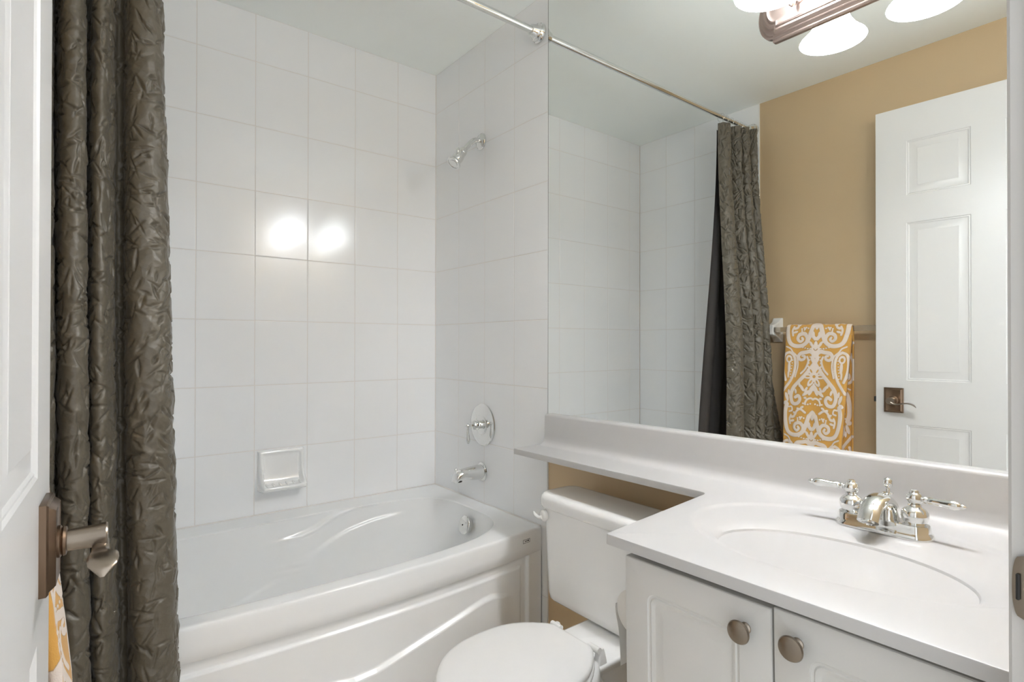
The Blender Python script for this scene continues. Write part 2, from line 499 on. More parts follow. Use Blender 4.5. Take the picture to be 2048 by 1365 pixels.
# ---------------------------------------------------------------- bathtub
tub = thing('bathtub', (-.755, -.40, 0), 'white alcove bathtub with moulded apron against the tiled walls', 'bathtub')
RZ = .4865
NT = 640
def bow(x):
    return -.770 - .056 * np.clip(1 - ((np.asarray(x) + .72) / .76) ** 2, 0, 1) ** 1.15
def tub_loops():
    X0, X1, Y0, Y1 = LX + .003, -.003, -.775, -.003
    base = np.array(sell(-.765, -.432, .682, .305, 4.0, NT))
    lo = base[:, 1] < -.432
    base[lo, 1] -= (.030 * np.clip((-.432 - base[lo, 1]) / .25, 0, 1) * np.clip(1 - ((base[lo, 0] + .74) / .66) ** 2, 0, 1))
    flo = np.array(sell(-.62, -.425, .43, .205, 3.4, NT))
    # same plan angles for the outer rectangle: project radially
    outr = []
    for (x, y) in base:
        dx, dy = x + .765, y + .40
        k = min(((X1 + .765) / dx if dx > 0 else (X0 + .765) / dx) if abs(dx) > 1e-9 else 9e9,
                ((Y1 + .40) / dy if dy > 0 else (Y0 + .40) / dy) if abs(dy) > 1e-9 else 9e9)
        outr.append((-.765 + dx * k, -.40 + dy * k))
    outr = np.array(outr)
    # snap the nearest samples onto the four corners
    for cx in (X0, X1):
        for cy in (Y0, Y1):
            i = int(np.argmin((outr[:, 0] - cx) ** 2 + (outr[:, 1] - cy) ** 2))
            outr[i] = (cx, cy)
    loops = []
    fr = (outr[:, 1] < Y0 + 1e-4)
    def rim(dz, dy, sides=0):
        q = np.c_[outr, np.full(NT, dz)]
        q[fr, 1] = bow(q[fr, 0]) + dy
        return q
    # front lip from its underside up over the top; the other sides just stand against the walls
    for dz, dy in ((.400, .004), (.400, .0005), (.4005, 0), (.43, -.0004), (.46, -.0004), (.4740, .0002), (.4800, .0008), (.4835, .0022), (.4854, .0044), (.4863, .0072), (RZ, .0105)):
        loops.append(rim(dz, dy))
    def mix(k, z):
        o2 = outr.copy()
        o2[fr, 1] = bow(o2[fr, 0]) + .0105
        p = o2 * (1 - k) + base * k
        return np.c_[p, np.full(NT, z)]
    loops.append(mix(.5, RZ + .0008))
    loops.append(mix(.85, RZ + .0003))
    for k, z in ((.95, RZ - .0004), (1.0, RZ - .002)):
        loops.append(mix(k, z))
    n = 130
    dep = RZ - .105
    for i in range(1, n + 1):
        s = i / n
        # s: 0 rim .. 1 floor centre ; plan shrink k and depth h
        if s < .78:
            q = s / .78
            h = 1 - (1 - q) ** 1.25
            k = q ** 1.15 * .86
            h = h * .93
        else:
            q = (s - .78) / .22
            h = .93 + .07 * (1 - (1 - q) ** 2)
            k = .86 + .14 * q
        p = base * (1 - k) + flo * k
        z = RZ - .002 - dep * h
        # gentle back-rest: the left end reaches the floor further in
        loops.append(np.c_[p, np.full(NT, z)])
    # wavy arm-rest creases on the far wall
    x2 = np.array([-1.05, -.90, -.80, -.716, -.66, -.615, -.56, -.518, -.47, -.43, -.35, -.266])
    z2 = np.array([.395, .398, .401, .409, .418, .4295, .455, .472, .482, .487, .489, .489])
    x3 = np.array([-1.30, -1.15, -1.02, -.90, -.78, -.6625, -.566, -.483, -.3676, -.25, -.15])
    z3 = np.array([.15, .18, .205, .236, .274, .328, .375, .406, .428, .437, .44])
    out = []
    for Lp in loops:
        Q = Lp.copy()
        m = (Q[:, 1] > -.40) & (Q[:, 2] < RZ + .001) & (Q[:, 1] < -.06)
        x, z = Q[m, 0], Q[m, 2]
        a2 = np.interp(x, x2, z2)
        a3 = np.interp(x, x3, z3)
        w2 = sstep(-.80, -.66, x) * (1 - sstep(-.40, -.30, x))
        w3 = sstep(-1.25, -.85, x) * (1 - sstep(-.36, -.2, x))
        d2 = z - a2
        d3 = z - a3
        off = w2 * (.0045 * np.exp(-(d2 / .007) ** 2) - .007 * sstep(-.003, .014, d2) * (1 - sstep(.045, .085, d2)))
        off += w3 * (.0075 * (1 - sstep(-.007, .007, d3)) * sstep(-.12, -.006, d3))
        Q[m, 1] -= off * sstep(-.40, -.28, Q[m, 1])
        out.append([tuple(v) for v in Q])
    return out
bm = B()
TL = tub_loops()
rows = loft(bm, TL, True, False, False)
c = bm.verts.new((-.62, -.425, .100))
for i in range(NT):
    bm.faces.new((rows[-1][i], rows[-1][(i + 1) % NT], c))
shell = finish(bm, 'tub_shell', ACRYL, tub, 60)
# apron: height field with a recessed panel and a wave
bm = B()
nx, nz = 420, 170
X = np.linspace(LX + .003, -.004, nx)
Z = np.linspace(0.0, .4003, nz)
gx, gz = np.meshgrid(X, Z)
de = np.minimum(np.minimum(gx - (LX + .07), -.070 - gx), np.minimum(.4015 - gz, gz - .075))
rec = .013 * sstep(0, .0035, de) - .0015 * sstep(.004, .030, de) - .0075 * sstep(.031, .040, de)
xw = np.array([-1.5, -1.30, -1.10, -.92, -.82, -.73, -.67, -.608, -.504, -.392, -.3166, -.28, -.2456, -.18, -.11, -.05])
zw = np.array([.335, .318, .290, .2595, .238, .2265, .230, .243, .267, .2885, .305, .311, .3115, .297, .262, .20])
aw = np.interp(gx, xw, zw)
inside = sstep(.036, .045, de)
wav = (.013 * (1 - sstep(-.012, .004, gz - aw)) * (.35 + .65 * sstep(-.26, -.02, gz - aw))) * inside * (1 - sstep(-.22, -.13, gx))
gy = bow(gx) + .0003 + rec - wav
V = [[bm.verts.new((gx[j, i], gy[j, i], gz[j, i])) for i in range(nx)] for j in range(nz)]
for j in range(nz - 1):
    for i in range(nx - 1):
        bm.faces.new((V[j][i], V[j][i + 1], V[j + 1][i + 1], V[j + 1][i]))
finish(bm, 'apron', ACRYL, tub, 180)
# pale sealant bead along the tiles
bm = B()
for p0, p1 in (((LX + .003, -.003, RZ + .001), (-.003, -.003, RZ + .001)), ((-.003, -.003, RZ + .001), (-.003, -.768, RZ + .001))):
    tube(bm, [p0, p1], .0027, 8)
finish(bm, 'sealant', GROUT, tub, 80)
# overflow plate
bm = B()
oc, on = Vector((-.112, -.432, .424)), Vector((-1, 0, .28)).normalized()
lathe(bm, oc, on, [(.030, -.02), (.0365, 0), (.0375, .004), (.036, .0075), (.031, .0105), (.018, .0122), (.006, .0125)], 40)
ov = finish(bm, 'overflow_plate', CHROME, tub, 50)
bm = B(); lathe(bm, oc + on * .0122, on, [(.0032, 0), (.0032, .0012), (.002, .0016)], 20)
sub(bm, 'screw', BLACK, ov, 40)
# small printed badge on the lip
bm = B()
yb = float(bow(-.0725)) - .0003
def strip(x0, z0, x1, z1, w):
    d = Vector((x1 - x0, 0, z1 - z0)).normalized() * 0
    bx = Vector((x1 - x0, z1 - z0)).normalized()
    nx_, nz_ = -bx.y * w / 2, bx.x * w / 2
    q = [(x0 - nx_, z0 - nz_), (x1 - nx_, z1 - nz_), (x1 + nx_, z1 + nz_), (x0 + nx_, z0 + nz_)]
    loft(bm, [[(a, float(bow(a)) - .0002, b) for a, b in q], [(a, float(bow(a)) - .0009, b) for a, b in q]], True, False, True)
bx0, bx1, bz0, bz1 = -.0985, -.0650, .4465, .4580
strip(bx0, bz0, bx1, bz0, .0011); strip(bx0, bz1, bx1, bz1, .0011); strip(bx0, bz0, bx0, bz1, .0011); strip(bx1, bz0, bx1, bz1, .0011)
strip(bx0 + .009, .4525, bx0 + .022, .4525, .0022)
lathe(bm, (bx1 - .0075, yb, .4528), (0, -1, 0), [(.0027, 0), (.0027, .0007)], 16)
tag(finish(bm, 'badge', BLACK, tub, 30), 'tiny black framed badge print')

# ---------------------------------------------------------------- soap dish
sd = thing('soap_dish', (-.705, 0, .575), 'white ceramic soap dish fixed on the back tiles above the tub', 'soap dish')
def soap():
    bm = B()
    x0, x1 = -.792, -.618
    zt, zb = .735, .577
    N = 26
    def prof(kind):
        P = []
        if kind == 'out':      # cheek outline
            ctrl = [(0, zt), (.012, zt - .001), (.0165, zt - .006), (.0185, zt - .025), (.0200, .690), (.0225, .668), (.030, .645), (.043, .626), (.058, .612), (.068, .604), (.071, .596), (.068, .588), (.052, .581), (.026, zb + .001), (0, zb)]
        else:                   # hollow
            ctrl = [(0, zt), (.012, zt - .001), (.0165, zt - .006), (.0160, zt - .012), (.0110, zt - .018), (.0095, .690), (.0100, .655), (.0130, .630), (.0210, .6120), (.036, .6035), (.056, .6015), (.0655, .6025), (.0710, .598), (.0705, .590), (.064, .584), (.048, .580), (.026, zb + .001), (0, zb)]
        c = catmull([(a, b, 0) for a, b in ctrl], 6)
        # resample evenly
        d = [0]
        for p, q in zip(c, c[1:]): d.append(d[-1] + (q - p).length)
        d = np.array(d) / d[-1]
        ts = np.linspace(0, 1, 60)
        return np.c_[np.interp(ts, d, [p.x for p in c]), np.interp(ts, d, [p.y for p in c])]
    A, H = prof('out'), prof('in')
    st = [(x0, A, .0), (x0 + .0005, A, .55), (x0 + .003, A, .85), (x0 + .008, A, 1), (x0 + .013, A, 1), (x0 + .017, .5 * A + .5 * H, 1), (x0 + .022, H, 1)]
    n = 24
    for i in range(1, n): st.append((x0 + .022 + (x1 - x0 - .044) * i / n, H, 1))
    st += [(x1 - .022, H, 1), (x1 - .017, .5 * A + .5 * H, 1), (x1 - .013, A, 1), (x1 - .008, A, 1), (x1 - .003, A, .85), (x1 - .0005, A, .55), (x1, A, 0)]
    L = []
    for x, P, s in st:
        zc = .656
        L.append([(x, -d * (s if s > 0 else .02) - .0002, zc + (z - zc) * (1 - .06 * (1 - s))) for d, z in P])
    loft(bm, L, True, True, True)
    return bm
dish = finish(soap(), 'dish', PORC, sd, 60)
for i in range(6):
    x = -.768 + .0252 * i
    bm = B()
    tube(bm, catmull([(x, -.026, .6075), (x, -.040, .6035), (x, -.058, .6020)], 5), [.002, .0042, .0045, .0042, .002], 10)
    sub(bm, 'rib', PORC, dish, 60)

# ---------------------------------------------------------------- shower fittings on the right wall
sh = thing('overhead_shower', (0, -.381, 2.013), 'chrome shower head on a short bent arm high on the wall', 'shower')
bm = B(); lathe(bm, (.0005, -.381, 2.013), (-1, 0, 0), [(.0345, 0), (.0345, .002), (.031, .004), (.0315, .006), (.027, .0105), (.016, .013), (.0125, .014)], 40)
finish(bm, 'flange', CHROME, sh, 40)
bm = B(); arm_p = catmull([(-.002, -.381, 2.016), (-.028, -.381, 2.013), (-.050, -.381, 2.000), (-.070, -.381, 1.978), (-.088, -.381, 1.957)], 8)
tube(bm, arm_p, .0108, 20, (0, 1, 0))
finish(bm, 'arm', CHROME, sh, 40)
ha, hb = Vector((-.084, -.381, 1.962)), Vector((-.1405, -.383, 1.891))
hd = (hb - ha).normalized()
bm = B()
Lh = (hb - ha).length
lathe(bm, ha, hd, [(.0125, 0), (.0150, .003), (.0155, .006), (.0150, .010), (.0185, .013), (.0190, .024), (.0175, .026), (.0195, .030), (.0225, .045), (.0235, .058), (.0225, .068), (.0215, .073), (.0265, .080), (.0295, .084), (.0300, Lh - .004), (.0285, Lh), (.0250, Lh + .0005), (.0245, Lh - .002), (.017, Lh - .002), (.0165, Lh), (.009, Lh)], 40)
hh = finish(bm, 'head', CHROME, sh, 35)
bm = B(); kb = ha + hd * .042 + Vector((-.012, -.012, .008))
kd = Vector((-.62, -.60, .52)).normalized()
lathe(bm, kb, kd, [(.0050, -.004), (.0050, .008), (.0085, .010), (.0085, .015), (.006, .018)], 20, .8, 1.5)
sub(bm, 'spray_knob', CHROME, hh, 40)

sv = thing('shower_valve', (0, -.396, .814), 'round chrome shower valve plate with a lever handle', 'shower valve')
bm = B(); lathe(bm, (.0005, -.396, .814), (-1, 0, 0), [(.0880, 0), (.0885, .003), (.086, .0055), (.080, .0065), (.060, .008), (.042, .0095), (.040, .0115), (.030, .0125), (.022, .013)], 64)
finish(bm, 'escutcheon', CHROME, sv, 40)
bm = B(); lathe(bm, (-.010, -.396, .816), (-1, 0, 0), [(.017, 0), (.017, .014), (.0155, .0155), (.0165, .017), (.0205, .019), (.0205, .024), (.0165, .027), (.018, .030), (.0195, .036), (.0165, .042), (.009, .046), (.006, .049), (.0058, .060), (.0088, .063), (.0095, .068), (.0075, .072), (.003, .074)], 36)
finish(bm, 'handle_hub', CHROME, sv, 35)
bm = B(); lathe(bm, (-.0775, -.396, .815), (.05, 0, -1), [(.0075, -.006), (.0085, 0), (.0060, .006), (.0045, .012), (.0055, .016), (.0045, .019), (.0062, .035), (.0088, .055), (.0085, .064), (.0055, .071), (.0015, .074)], 24)
finish(bm, 'lever', CHROME, sv, 40)

sp = thing('tub_spout', (0, -.390, .616), 'chrome tub spout with diverter knob below the valve plate', 'tub spout')
bm = B(); lathe(bm, (.0005, -.390, .616), (-1, 0, 0), [(.0385, 0), (.0385, .003), (.035, .0055), (.036, .008), (.033, .0095)], 40)
finish(bm, 'flange', CHROME, sp, 40)
bm = B()
L = []
for x, zc, ry, rz, fl in ((-.008, .616, .031, .032, 0), (-.030, .6165, .0295, .0305, 0), (-.070, .6175, .0265, .0265, 0), (-.100, .617, .0245, .0240, .2), (-.118, .613, .0235, .0225, .6), (-.130, .606, .0225, .0215, .9), (-.1365, .599, .0205, .018, 1)):
    ring = []
    for i in range(40):
        a = 2 * math.pi * i / 40
        cy, cz = math.cos(a), math.sin(a)
        z = zc + rz * cz
        xx = x
        if fl: xx = x - fl * .004 * (cz < 0) * abs(cz)
        if cz < 0: z = max(z, .5905 - .0) if fl > 0 else z
        ring.append((xx, -.390 + ry * cy, z))
    L.append(ring)
loft(bm, L, True, True, True)
so = finish(bm, 'spout', CHROME, sp, 50)
bm = B(); lathe(bm, (-.118, -.390, .5912), (0, 0, -1), [(.0155, -.002), (.0155, .0006), (.0135, .0006)], 24)
sub(bm, 'outlet', DARK, so, 40)
bm = B(); lathe(bm, (-.1285, -.390, .624), (-.1, 0, 1), [(.0035, 0), (.0032, .010), (.0062, .013), (.0072, .0175), (.0055, .0225), (.0015, .025)], 20)
finish(bm, 'diverter_knob', CHROME, sp, 50)

# ---------------------------------------------------------------- curtain rod, hooks, curtain, liner
RY, RZ2 = -.760, 2.3045
rod = thing('curtain_rod', (-.755, RY, RZ2), 'chrome shower curtain rod with stepped end flanges under the ceiling', 'curtain rod')
bm = B()
lathe(bm, (LX + .02, RY, RZ2), (1, 0, 0), [(.0110, 0), (.0110, .70), (.0128, .701), (.0128, abs(LX) - .045)], 28)
finish(bm, 'bar', CHROME, rod, 40)
for x, s in ((-.0005, -1), (LX + .0005, 1)):
    bm = B(); lathe(bm, (x, RY, RZ2), (s, 0, 0), [(.0355, 0), (.0355, .006), (.0325, .009), (.0310, .011), (.0300, .018), (.0255, .022), (.0240, .025), (.0205, .038), (.0185, .044), (.0150, .045)], 40)
    finish(bm, 'end_flange', CHROME, rod, 35)

BOT = [(-1.153, -.815), (-1.166, -.850), (-1.200, -.868), (-1.232, -.862), (-1.247, -.835), (-1.250, -.806), (-1.262, -.803), (-1.270, -.840), (-1.290, -.884), (-1.308, -.880),
       (-1.318, -.840), (-1.324, -.808), (-1.321, -.828), (-1.316, -.880), (-1.334, -.908), (-1.358, -.902), (-1.371, -.860), (-1.376, -.812), (-1.374, -.840), (-1.372, -.895),
       (-1.390, -.922), (-1.410, -.912), (-1.422, -.872), (-1.432, -.848), (-1.440, -.858), (-1.452, -.868), (-1.470, -.868), (-1.488, -.862)]
def plan(z):
    """curtain line in plan at height z"""
    k = float(sstep(.9, 2.26, np.array(z)))
    out = []
    n = len(BOT)
    for i, (x, y) in enumerate(BOT):
        t = i / (n - 1)
        xr = {True: 0}.get(False, 0)
        xt = -1.186 - .300 * t                      # gathered top
        # right edge follows a gentle lean
        xl = x + (-1.186 + 1.153) * (1 - t) * np.clip((z - .4) / 1.86, 0, 1)
        y -= .013 * float(1 - sstep(.50, .75, np.array(z)))
        y -= .068 * float(1 - sstep(.60, 1.12, np.array(z))) * max(0, (t - .75) / .25) ** .7
        yt = RY - .020 + (y + .850 + .075 * t) * .75 - .065 * t
        out.append((xl * (1 - k) + (xt * .4 + xl * .6) * k, y * (1 - k) + yt * k))
    return out
def crinkle(Sx, Zz, seed, cell=.030, dens=1500):
    """permanently creased taffeta: flat crumpled facets plus spindle-shaped pinches"""
    rng = np.random.default_rng(seed)
    w, zmin, zmax = Sx.max(), Zz.min(), Zz.max()
    sx, sz = Sx[0], Zz[:, 0]
    h = np.zeros_like(Sx)
    nu, nv = int(w / cell) + 3, int((zmax - zmin) / cell) + 3
    gu = (np.arange(nu)[None, :] - 1 + rng.uniform(-.42, .42, (nv, nu))) * cell + (np.arange(nv) % 2)[:, None] * cell * .5
    gv = zmin + (np.arange(nv)[:, None] - 1 + rng.uniform(-.42, .42, (nv, nu))) * cell
    gh = rng.normal(0, .0015, (nv, nu))
    def tri(A, Bq, Cq):
        (x0, y0, h0), (x1, y1, h1), (x2, y2, h2) = A, Bq, Cq
        i = slice(*np.searchsorted(sz, (min(y0, y1, y2), max(y0, y1, y2) + 1e-9)))
        j = slice(*np.searchsorted(sx, (min(x0, x1, x2), max(x0, x1, x2) + 1e-9)))
        X_, Y_ = Sx[i, j], Zz[i, j]
        if X_.size == 0: return
        D = (y1 - y2) * (x0 - x2) + (x2 - x1) * (y0 - y2)
        if abs(D) < 1e-12: return
        l0 = ((y1 - y2) * (X_ - x2) + (x2 - x1) * (Y_ - y2)) / D
        l1 = ((y2 - y0) * (X_ - x2) + (x0 - x2) * (Y_ - y2)) / D
        l2 = 1 - l0 - l1
        m = (l0 >= -1e-6) & (l1 >= -1e-6) & (l2 >= -1e-6)
        V_ = h[i, j]
        V_[m] = (l0 * h0 + l1 * h1 + l2 * h2)[m]
    g = np.stack([gu, gv, gh], -1)
    for r in range(nv - 1):
        for c in range(nu - 1):
            p, q, u_, t = g[r, c], g[r, c + 1], g[r + 1, c + 1], g[r + 1, c]
            if rng.random() < .5:
                tri(p, q, u_); tri(p, u_, t)
            else:
                tri(p, q, t); tri(q, u_, t)
    pin = np.zeros_like(h)
    for k in range(int(w * (zmax - zmin) * dens)):
        x, z = rng.uniform(0, w), rng.uniform(zmin, zmax)
        a = rng.choice([.35, -.35, 1.1, -1.1, 2.0]) + rng.normal(0, .3)
        ln = rng.uniform(.013, .034)
        wd = rng.uniform(.0034, .0066)
        am = wd * rng.uniform(.8, 1.45)
        i = slice(*np.searchsorted(sz, (z - ln, z + ln)))
        j = slice(*np.searchsorted(sx, (x - ln, x + ln)))
        X_ = Sx[i, j]
        if X_.size == 0: continue
        dx, dz = X_ - x, Zz[i, j] - z
        p = (dx * math.cos(a) + dz * math.sin(a)) / ln
        q = (-dx * math.sin(a) + dz * math.cos(a)) / wd * rng.choice([-1, 1])
        env = np.clip(1 - np.abs(p) ** 1.4, 0, 1)
        q = q / (env + .12)
        roof = np.clip(np.minimum((q + 1) / 1.35, (1 - q) / .65), 0, 1)
        val = am * env * roof
        pin[i, j] = np.where(val > np.abs(pin[i, j]), val, pin[i, j])
    return h + pin
def drape(name, planf, z0, z1, nz, ds, m, parent, seed=None, hem=0.0, amp=1.0):
    ref = catmull([(x, y, 0) for x, y in planf(1.0)], 14)
    d = [0]
    for p, q in zip(ref, ref[1:]): d.append(d[-1] + (q - p).length)
    Ltot = d[-1]
    nu = int(Ltot / ds)
    d = np.array(d) / Ltot
    ts = np.linspace(0, 1, nu)
    zz = np.linspace(z0, z1, nz)
    G = np.zeros((nz, nu, 3))
    for j, z in enumerate(zz):
        c = catmull([(x, y, 0) for x, y in planf(z)], 14)
        G[j, :, 0] = np.interp(ts, d, [p.x for p in c])
        G[j, :, 1] = np.interp(ts, d, [p.y for p in c])
        G[j, :, 2] = z
    if hem:
        G[:, :, 2] += (hem * np.clip(1 - ts * Ltot / .05, 0, 1) ** 1.3)[None, :] * np.clip(1 - (zz - z0) / .12, 0, 1)[:, None]
    if seed is not None:
        Sx = np.repeat((ts * Ltot)[None, :], nz, 0)
        Zz = np.repeat(zz[:, None], nu, 1)
        h = crinkle(Sx, Zz, seed) * amp
        du = np.gradient(G, axis=1); dz_ = np.gradient(G, axis=0)
        N = np.cross(du, dz_)
        N /= np.linalg.norm(N, axis=2, keepdims=True) + 1e-12
        G += N * h[:, :, None]
    verts = G.reshape(-1, 3) - np.array(parent.get('base'))
    i = np.arange(nu - 1)[None, :] + np.arange(nz - 1)[:, None] * nu
    f = np.stack([i, i + 1, i + 1 + nu, i + nu], -1).reshape(-1, 4)
    me = bpy.data.meshes.new(name)
    me.from_pydata(verts.tolist(), [], f.tolist())
    me.update()
    me.polygons.foreach_set('use_smooth', np.ones(len(me.polygons), bool))
    me.materials.append(m)
    o = bpy.data.objects.new(name, me)
    COL.objects.link(o)
    o.parent = parent
    return o
cur = thing('shower_curtain', (-1.32, -.85, .37), 'olive grey crinkled shower curtain gathered at the left end of the rod', 'shower curtain')
drape('fabric', plan, .345, 2.268, 900, .0021, CURT, cur, seed=3, hem=.055)
lin = thing('shower_liner', (-1.33, -.66, .30), 'plain dark grey liner hanging inside the tub behind the crinkled curtain', 'curtain liner')
def plan_l(z):
    k = float(sstep(.3, 2.26, np.array(z)))
    xs = np.linspace(0, 1, 13)
    out = []
    for i, t in enumerate(xs):
        x = (-1.155 + .012 * k * 0) * (1 - t) + -1.485 * t - .060 * k * (1 - t)
        y = -.648 * (1 - k) + -.730 * k + .012 * math.sin(i * 1.9) - .02 * t
        out.append((x, y))
    return out
drape('fabric', plan_l, .36, 2.255, 60, .006, LINER, lin)
# hooks: ring over the rod with a ball on the curtain
hk = None
for i in range(7):
    x = -1.205 - .044 * i
    loc = (x, RY, RZ2)
    lb = 'small chrome curtain hook hanging on the rod in a close row above the gathered curtain'
    if hk is None:
        hk = thing('curtain_hook', loc, lb, 'curtain hook', 'hooks holding the shower curtain')
        bm = B()
        pts = [(x, RY + .0185 * math.cos(a), RZ2 - .004 + .0190 * math.sin(a)) for a in np.linspace(-1.2, math.pi + 1.0, 26)]
        tube(bm, pts, .0014, 8, (1, 0, 0))
        finish(bm, 'ring', CHROME, hk, 60)
        bm = B(); sph(bm, (x, RY - .014, RZ2 - .036), .0062, 14)
        tube(bm, [(x, RY - .010, RZ2 - .0195), (x, RY - .014, RZ2 - .032)], .0014, 8, (1, 0, 0))
        finish(bm, 'ball', CHROME, hk, 60)
    else:
        c = hk.copy(); COL.objects.link(c); c.location = loc; c['base'] = loc
        c.rotation_euler = (0, 0, random.uniform(-.5, .5))
        for ch in list(hk.children):
            q = ch.copy(); q.parent = c; COL.objects.link(q)

# ---------------------------------------------------------------- towel bar and towel on the left wall
tb = thing('towel_bar', (LX, -1.20, 1.228), 'clear towel bar between white ceramic posts on the tan wall', 'towel bar')
for y in (-.896, -1.500):
    bm = B()
    L = []
    for dx, w, h in ((0, .050, .125), (.006, .050, .125), (.010, .046, .119), (.030, .038, .085), (.060, .032, .060), (.082, .030, .050), (.086, .026, .044)):
        L.append([(LX - .0055 + dx, a, b) for a, b in rrect(y, 1.228, w, h, .004, 3)])
    loft(bm, L, True, True, True)
    finish(bm, 'post', PORC, tb, 40)
bm = B(); box(bm, LX + .058, LX + .072, -1.49, -.89, 1.2160, 1.2410, .003)
finish(bm, 'bar', ACRB, tb, 40)

def weave(U, V):
    """damask pattern: 1 = ivory pile, 0 = mustard ground; U from the middle line, V downwards (metres)"""
    per = .428
    k = .000577
    u = np.abs(U) / k
    v = np.mod(V / k + 60, per / k)
    out = np.zeros_like(u)
    H = per / k
    def pl(pts, w, w2=None, closed=False):
        nonlocal out
        P = catmull([(a, b, 0) for a, b in pts], 7)
        n = len(P)
        w, w2 = w * 1.22 + 2, None if w2 is None else w2 * 1.22 + 2
        for i in range(n - 1):
            a, b = P[i], P[i + 1]
            ww = w if w2 is None else w + (w2 - w) * i / n
            for sh_ in (-H, 0, H):
                lo, hi = min(a.y, b.y) + sh_ - ww - 12, max(a.y, b.y) + sh_ + ww + 12
                m = (v > lo) & (v < hi) & (u > min(a.x, b.x) - ww - 12) & (u < max(a.x, b.x) + ww + 12)
                if not m.any(): continue
                px, py = u[m] - a.x, v[m] - a.y - sh_
                dx, dy = b.x - a.x, b.y - a.y
                t = np.clip((px * dx + py * dy) / (dx * dx + dy * dy + 1e-9), 0, 1)
                d = np.hypot(px - t * dx, py - t * dy)
                out[m] = np.maximum(out[m], np.clip(.5 + (ww / 2 - d) / 8, 0, 1))
    def el(cx, cy, a, b, rot=0, val=1):
        nonlocal out
        for sh_ in (-H, 0, H):
            dx, dy = u - cx, v - cy - sh_
            c, s = math.cos(rot), math.sin(rot)
            p, q = (dx * c + dy * s) / a, (-dx * s + dy * c) / b
            d = (np.hypot(p, q) - (1.12 if val else 1)) * min(a, b)
            f = np.clip(.5 - d / 8, 0, 1)
            out = np.maximum(out, f) if val else np.minimum(out, 1 - f)
    # tulip with scrolls (top motif)
    pl([(28, 45), (48, 110), (70, 170), (112, 205), (170, 208), (212, 180), (232, 110), (236, 20), (222, -40)], 26)
    pl([(75, 180), (72, 140), (100, 108), (140, 118), (150, 150), (128, 172), (108, 155), (116, 140)], 24, 14)
    pl([(28, 45), (40, 80), (30, 120), (8, 150)], 22)
    pl([(28, 45), (10, 20), (0, 10)], 20)
    el(0, 55, 12, 22)
    el(0, 205, 14, 34); el(28, 205, 10, 30, .7); el(48, 178, 8, 22, 1.1)
    pl([(60, 20), (100, -5), (130, 10), (150, 45)], 14); el(165, 62, 20, 10, .4); el(150, 30, 18, 9, -.5); el(170, 95, 18, 9, .3)
    for a in (0, 1, 2, 3): el(68 + 18 * a, 52 - 8 * math.sin(a * 1.2) + 14, 7, 7)
    # ogee frame with curls
    pl([(0, 350), (18, 315), (12, 280), (40, 256), (75, 262)], 24)
    pl([(75, 262), (118, 270), (138, 300), (118, 326), (88, 318), (84, 296), (104, 292)], 24, 13)
    pl([(0, 350), (22, 385), (72, 450), (128, 510), (172, 565), (190, 630), (172, 690), (130, 690), (108, 655), (124, 626), (150, 640)], 26, 20)
    pl([(62, 300), (52, 340), (74, 400), (110, 440)], 12)
    for a in range(5): el(38 + 4 * a, 300 + 26 * a, 6, 6)
    # side paisley
    pl([(212, 262), (178, 290), (162, 350), (170, 430), (196, 500), (236, 560), (258, 590)], 16)
    pl([(212, 262), (246, 280), (262, 330), (262, 420), (240, 500)], 16)
    el(214, 320, 24, 30); el(214, 322, 12, 16, 0, 0); el(212, 390, 11, 44); el(218, 450, 7, 30)
    for a in range(7): el(184 + 3 * a, 330 + 24 * a, 5, 5)
    # flower
    for a in range(-1, 3):
        an = a * math.pi / 3
        el(52 * math.cos(an) * .95, 462 + 52 * math.sin(an), 38, 18, an)
    el(0, 405, 16, 40); el(0, 462, 22, 22); el(0, 462, 12, 12, 0, 0)
    for a in range(-1, 3):
        an = a * math.pi / 3
        el(52 * math.cos(an) * .95, 462 + 52 * math.sin(an), 17, 6, an, 0)
    # leaf spray below the flower
    el(20, 575, 14, 42, -.35); el(58, 600, 12, 36, -.9); el(0, 548, 10, 30); el(95, 560, 12, 30, .6); el(118, 535, 8, 18)
    pl([(0, 650), (20, 640), (50, 655), (66, 690)], 12)
    for a in range(4): el(20 + 20 * a, 700 - 14 + 8 * math.sin(a), 7, 7)
    pl([(240, 215), (205, 232), (185, 262), (150, 300), (140, 380), (160, 470)], 9)
    pl([(30, 230), (16, 250), (0, 258)], 12)
    for a in range(6): el(20 + 21 * a, 226 + 6 * math.sin(a), 8, 5, .4)
    el(60, 470 + 100, 9, 22, -.5); el(150, 590, 9, 20, .2); el(64, 640, 12, 9); el(88, 720, 16, 9, .5); el(120, 735, 16, 9, -.3)
    pl([(200, 20), (176, 10), (182, -20), (205, -18)], 10)
    pl([(190, 120), (196, 80), (184, 50)], 12)
    el(20, 110, 6, 16, .3); el(96, 70, 7, 16, -.4); el(120, 88, 6, 12)
    el(225, 640, 12, 34, .3); el(236, 690, 20, 14, .5); el(210, 600, 8, 22)
    return out

